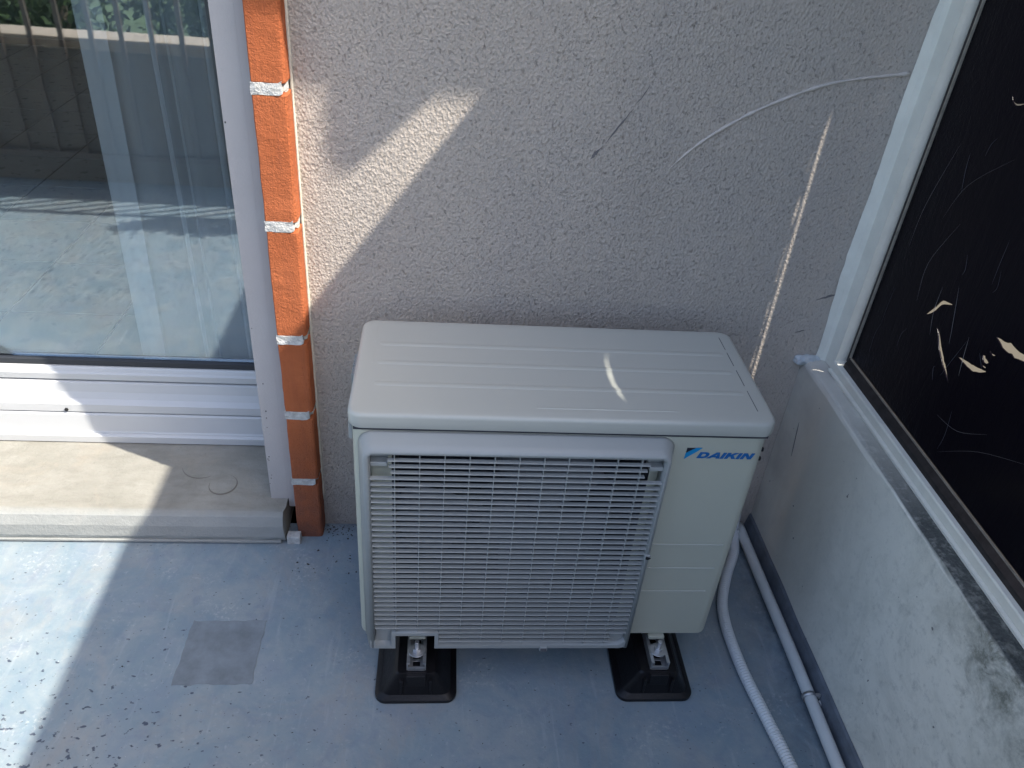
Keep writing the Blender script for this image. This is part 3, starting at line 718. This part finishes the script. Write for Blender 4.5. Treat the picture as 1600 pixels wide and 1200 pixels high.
# support feet
def foot(name, x0, x1, label):
    cx = (x0 + x1) / 2
    t = thing(name, label, 'support foot', (cx, -.27, 0), 'rubber feet under the unit')
    def q(bm): bmesh.ops.translate(bm, verts=bm.verts, vec=(-cx, .27, 0)); return bm
    hw_ = (x1 - x0) / 2; bm = bmesh.new()
    def lpz(wd, yA, yB, r, z): return [(x, y, z) for x, y in rrect(cx - wd, cx + wd, yA, yB, r, 6)]
    loft(bm, [lpz(hw_ - .001, -.494, -.06, .02, .0005), lpz(hw_, -.495, -.059, .021, .003), lpz(hw_, -.495, -.059, .021, .010), lpz(hw_ - .004, -.491, -.063, .02, .014),
              lpz(hw_ - .012, -.487, -.067, .018, .018), lpz(hw_ * .62, -.483, -.072, .014, .050), lpz(.041, -.4795, -.075, .010, .0690), lpz(.036, -.477, -.078, .008, .0730)])
    b = obj('rubber_base', q(bm), 'rubber', t); sm_angle(b, 28)
    for s in (-1, 1): obj('moulded_rib', q(B(cx + s * .028 - .003, cx + s * .028 + .003, -.4885, -.479, .02, .062, bev=.001, seg=1)), 'rubber', t)
    obj('end_plate', q(B(cx - .019, cx + .019, -.4845, -.477, .040, .0720, bev=.001, seg=1)), 'rubber', t)
    # steel channel with slots
    ch = bpy.data.objects.new('steel_rail', None); C.objects.link(ch); ch.parent = t
    for s in (-1, 1): obj('rail_flange', q(B(cx + s * .0172 - .0013, cx + s * .0172 + .0013, -.472, -.08, .0745, .0955)), 'zinc', ch)
    for s in (-1, 1): obj('rail_lip', q(B(cx + s * .0140 - .0018, cx + s * .0140 + .0018, -.472, -.08, .0930, .0955)), 'zinc', ch)
    slots = [[(cx - .007, y), (cx + .007, y), (cx + .007, y + .011), (cx - .007, y + .011)] for y in [-.464 + k * .017 for k in range(21)]]
    flat('rail_web', [[(cx - .0158, -.472), (cx + .0158, -.472), (cx + .0158, -.08), (cx - .0158, -.08)]] + slots, .0018, 'zinc', ch,
         lambda u, v, w: Vector((u - cx, v + .27, .0750 + w)))
    obj('rail_end', q(B(cx - .0158, cx + .0158, -.4735, -.4722, .0747, .0850)), 'zinc', ch)
    # bolt
    bt = bpy.data.objects.new('bolt', None); C.objects.link(bt); bt.parent = t
    def cyl(r, h, z, seg): 
        bm = bmesh.new(); bmesh.ops.create_cone(bm, segments=seg, radius1=r, radius2=r, depth=h, cap_ends=True)
        bmesh.ops.bevel(bm, geom=list(bm.edges), offset=.0004, segments=1, affect='EDGES')
        bmesh.ops.translate(bm, verts=bm.verts, vec=(0, -.443 + .27, z)); return bm
    obj('washer', cyl(.0165, .002, .0970, 28), 'zinc', bt); obj('nut', cyl(.0085, .0075, .1018, 6), 'zinc', bt)
    obj('shank', cyl(.0045, .03, .108, 12), 'zinc', bt)
    return t
foot('rubber_foot', .036, .196, 'black rubber foot with steel rail under the left end of the unit')
foot('rubber_foot', .518, .674, 'black rubber foot with steel rail under the right end, nearer the hose')

# ------------------------------------------------------------------ pipe, clamp, ribbed hose
pp = [(.912, -.012, .022), (.912, -.2, .022), (.9135, -.4, .0215), (.912, -.6, .021), (.910, -1.0, .021), (.909, -1.49, .021)]
tag(obj('drain_pipe', tube(bmesh.new(), spline(pp, 6), .0125, 24), 'pvc', None, True), 'smooth white plastic pipe lying along the foot of the side wall', 'pipe')
cl = thing('pipe_clamp', 'small steel clamp holding the white pipe near the bottom of view', 'pipe clamp', (.911, -.50, .0215))
bm = bmesh.new(); lps = []
for y in (-.0045, .0045):
    lps.append([(.0143 * math.cos(a), y, .0143 * math.sin(a)) for a in (math.radians(k * 15) for k in range(24))])
loft(bm, lps, False, False); o = obj('clamp_band', bm, 'zinc', cl, True); md = o.modifiers.new('s', 'SOLIDIFY'); md.thickness = .0012
obj('clamp_ear', B(.0125, .0225, -.004, .004, .004, .0065, bev=.0005, seg=1), 'zinc', cl)
bm = tube(bmesh.new(), [(.018, -.003, .0), (.018, -.003, .011)], .0032, 10); obj('clamp_screw', bm, 'zinc', cl)
obj('wall_plug', tube(bmesh.new(), [(.018, -.008, -.002), (.0225, -.0155, -.004), (.0235, -.017, -.004)], [.0028, .0048, .0050], 12), 'zinc', cl)
hp = spline([(.84, -.018, .16), (.884, -.018, .10), (.891, -.028, .045), (.888, -.056, .017), (.872, -.105, .014), (.836, -.171, .014), (.803, -.25, .014), (.792, -.32, .014), (.793, -.40, .014), (.798, -.46, .014), (.811, -.551, .014), (.824, -.643, .014), (.84, -.78, .014), (.845, -.95, .014), (.83, -1.2, .014), (.82, -1.46, .014)], 60)
# resample evenly for the ribs
acc = [0]
for a, b in zip(hp, hp[1:]): acc.append(acc[-1] + (b - a).length)
N = int(acc[-1] / .00155); Q = []; j = 0
for i in range(N + 1):
    s = acc[-1] * i / N
    while j < len(acc) - 2 and acc[j + 1] < s: j += 1
    Q.append(hp[j].lerp(hp[j + 1], (s - acc[j]) / max(1e-9, acc[j + 1] - acc[j])))
tag(obj('ribbed_hose', tube(bmesh.new(), Q, [(.0108, .0124, .0124, .0100)[i % 4] for i in range(len(Q))], 14), 'flex', None, True), 'white ribbed plastic hose curving over the floor beside the unit', 'hose')

# ------------------------------------------------------------------ loose bits on the floor
bm = bmesh.new()
def bit(x, y, s):
    r = bmesh.ops.create_icosphere(bm, subdivisions=1, radius=1)
    a = random.uniform(0, 6.28); sx, sy, sz = s * random.uniform(.6, 1.6), s * random.uniform(.4, 1), s * random.uniform(.2, .5)
    for v in r['verts']:
        c = Vector((v.co.x * sx, v.co.y * sy, v.co.z * sz)); c.rotate(Matrix.Rotation(a, 3, 'Z')); v.co = c + Vector((x, y, sz * .6)) + Vector([random.uniform(-.3, .3) * s for _ in range(3)])
for _ in range(70): bit(random.gauss(-.10, .045), -abs(random.gauss(0, .02)) - .006, random.uniform(.0008, .0026))
for _ in range(26): bit(random.uniform(-.19, -.02), random.uniform(-.16, -.03), random.uniform(.0008, .003))
for _ in range(90): bit(random.uniform(-.9, .85), random.uniform(-1.2, -.05), random.uniform(.0006, .0017))
for _ in range(60): bit(.926 - abs(random.gauss(0, .01)), random.uniform(-.7, -.01), random.uniform(.0008, .0025))
o = stuff(obj('floor_debris', bm, 'chip')); o['label'] = 'dark crumbs of dirt scattered on the balcony floor'

# ------------------------------------------------------------------ balcony front: parapet, coping, railing (seen in the glass)
pr = thing('front_parapet', 'low rendered balcony parapet with beige coping reflected in the window', 'parapet')
obj('parapet_wall', B(-4, 3.5, -1.77, -1.652, -.22, .57), 'parapet', pr)
obj('coping', B(-4.0, 3.5, -1.79, -1.635, .5705, .62, bev=.006), 'coping', pr)
rl = thing('balcony_railing', 'dark metal bar railing reflected in the window above the parapet', 'railing')
obj('top_rail', B(-4, 3.5, -1.628, -1.602, .95, .975, bev=.004), 'rail', rl)
obj('lower_rail', B(-4, 3.5, -1.624, -1.606, .12, .145, bev=.003), 'rail', rl)
b0 = None
for i in range(62):
    x = -3.95 + i * .12
    if b0 is None: b0 = obj('bar', B(-.010, .010, -.006, .006, .1455, .9495, bev=.002, seg=1), 'rail', rl); b0.location = (x, -1.615, 0)
    else: copy(b0, rl, (x, -1.615, 0))

pb = thing('shadow_planter', 'added planter box standing in for the shadow of a person on the floor', 'planter', (-.12, -1.545, .95))  # added planter; its floor shadow stands in for that of the camera holder
bm = B(-.25, .22, -.045, .04, -.04, .08, bev=.006); obj('planter_body', bm, 'rail', pb)
bm = bmesh.new(); rnd = random.Random(9)
for _ in range(700):
    p = Vector((rnd.uniform(-.25, .21), rnd.gauss(0, .025), .08 + abs(rnd.gauss(0, .05)))); q_ = rnd.uniform(.012, .022)
    e = Matrix.Rotation(rnd.uniform(0, 6.28), 3, (rnd.random() + .1, rnd.random(), rnd.random()))
    bm.faces.new([bm.verts.new(p + e @ Vector(k_) * q_) for k_ in ((-1, 0, 0), (0, -.5, .1), (1, 0, 0), (0, .5, .1))])
stuff(obj('foliage', bm, 'leaf', pb))

# unseen upper slab sized for its wall shade; hanging plant added to notch it
ub = thing('upper_balcony', 'pale shallow upper balcony slab projecting above the wall', 'balcony')
obj('slab', B(.4, 4.5, -.54, -.001, 2.60, 2.76), 'slab', ub); obj('slab_front', B(.4, 4.5, -.54, -.48, 2.761, 2.95), 'slab', ub)
hpl = thing('shadow_notch_plant', 'unseen leafy plant added to shape the notch in the wall shadow', 'plant', (1.145, -.535, 2.51))
bm = bmesh.new(); rnd = random.Random(3)
for _ in range(900):
    t = rnd.random() ** .8; xl = -.048 + .03 * t; xr = .150 - .135 * t
    p = Vector((rnd.uniform(xl, xr), rnd.uniform(-.012, .012), .10 - t * .125))
    s = rnd.uniform(.008, .012); e = Matrix.Rotation(rnd.uniform(0, 6.28), 3, (rnd.random() + .1, rnd.random(), rnd.random()))
    bm.faces.new([bm.verts.new(p + e @ Vector(c) * s) for c in ((-1, 0, 0), (0, -.6, .1), (1.2, 0, 0), (0, .6, .1))])
stuff(obj('foliage', bm, 'leaf', hpl)); obj('plant_pot', B(-.04, .09, .005, .075, .03, .0885, bev=.01), 'terracotta', hpl)

# trees beyond, seen in the glass
def tree(x, y, h, r, seed, label):
    rnd = random.Random(seed); t = thing('garden_tree', label, 'tree', (x, y, -3.2), 'garden trees')
    obj('trunk', tube(bmesh.new(), [(0, 0, 0), (.1, .05, h * .4), (.0, .1, h * .8)], [.18, .13, .05], 10), 'bark', t, True)
    bm = bmesh.new(); cl_ = [(Vector((rnd.gauss(0, r * .45), rnd.gauss(0, r * .45), h * .62 + rnd.gauss(0, h * .16))), rnd.uniform(.35, .8)) for _ in range(26)]
    for _ in range(9000):
        c, q_ = rnd.choice(cl_); d = Vector([rnd.gauss(0, 1) for _ in range(3)]).normalized() * q_ * rnd.uniform(.5, 1.05)
        p = c + d; s = rnd.uniform(.035, .075); e = Matrix.Rotation(rnd.uniform(0, 6.28), 3, (rnd.random() + .1, rnd.random(), rnd.random()))
        bm.faces.new([bm.verts.new(p + e @ Vector(k_) * s) for k_ in ((-1, 0, 0), (0, -.6, .1), (1, 0, 0), (0, .6, .1))])
    stuff(obj('crown', bm, 'leaf', t))
tree(-7.5, -9, 4.6, 1.8, 1, 'leafy green garden tree beyond the parapet, leftmost')
tree(-4.2, -8, 4.2, 1.7, 2, 'leafy green garden tree beyond the parapet, second from left')
tree(-1.2, -9.5, 4.9, 1.9, 3, 'leafy green garden tree beyond the parapet, third from left')
tree(2.2, -8.5, 4.1, 1.7, 4, 'leafy green garden tree beyond the parapet, rightmost')
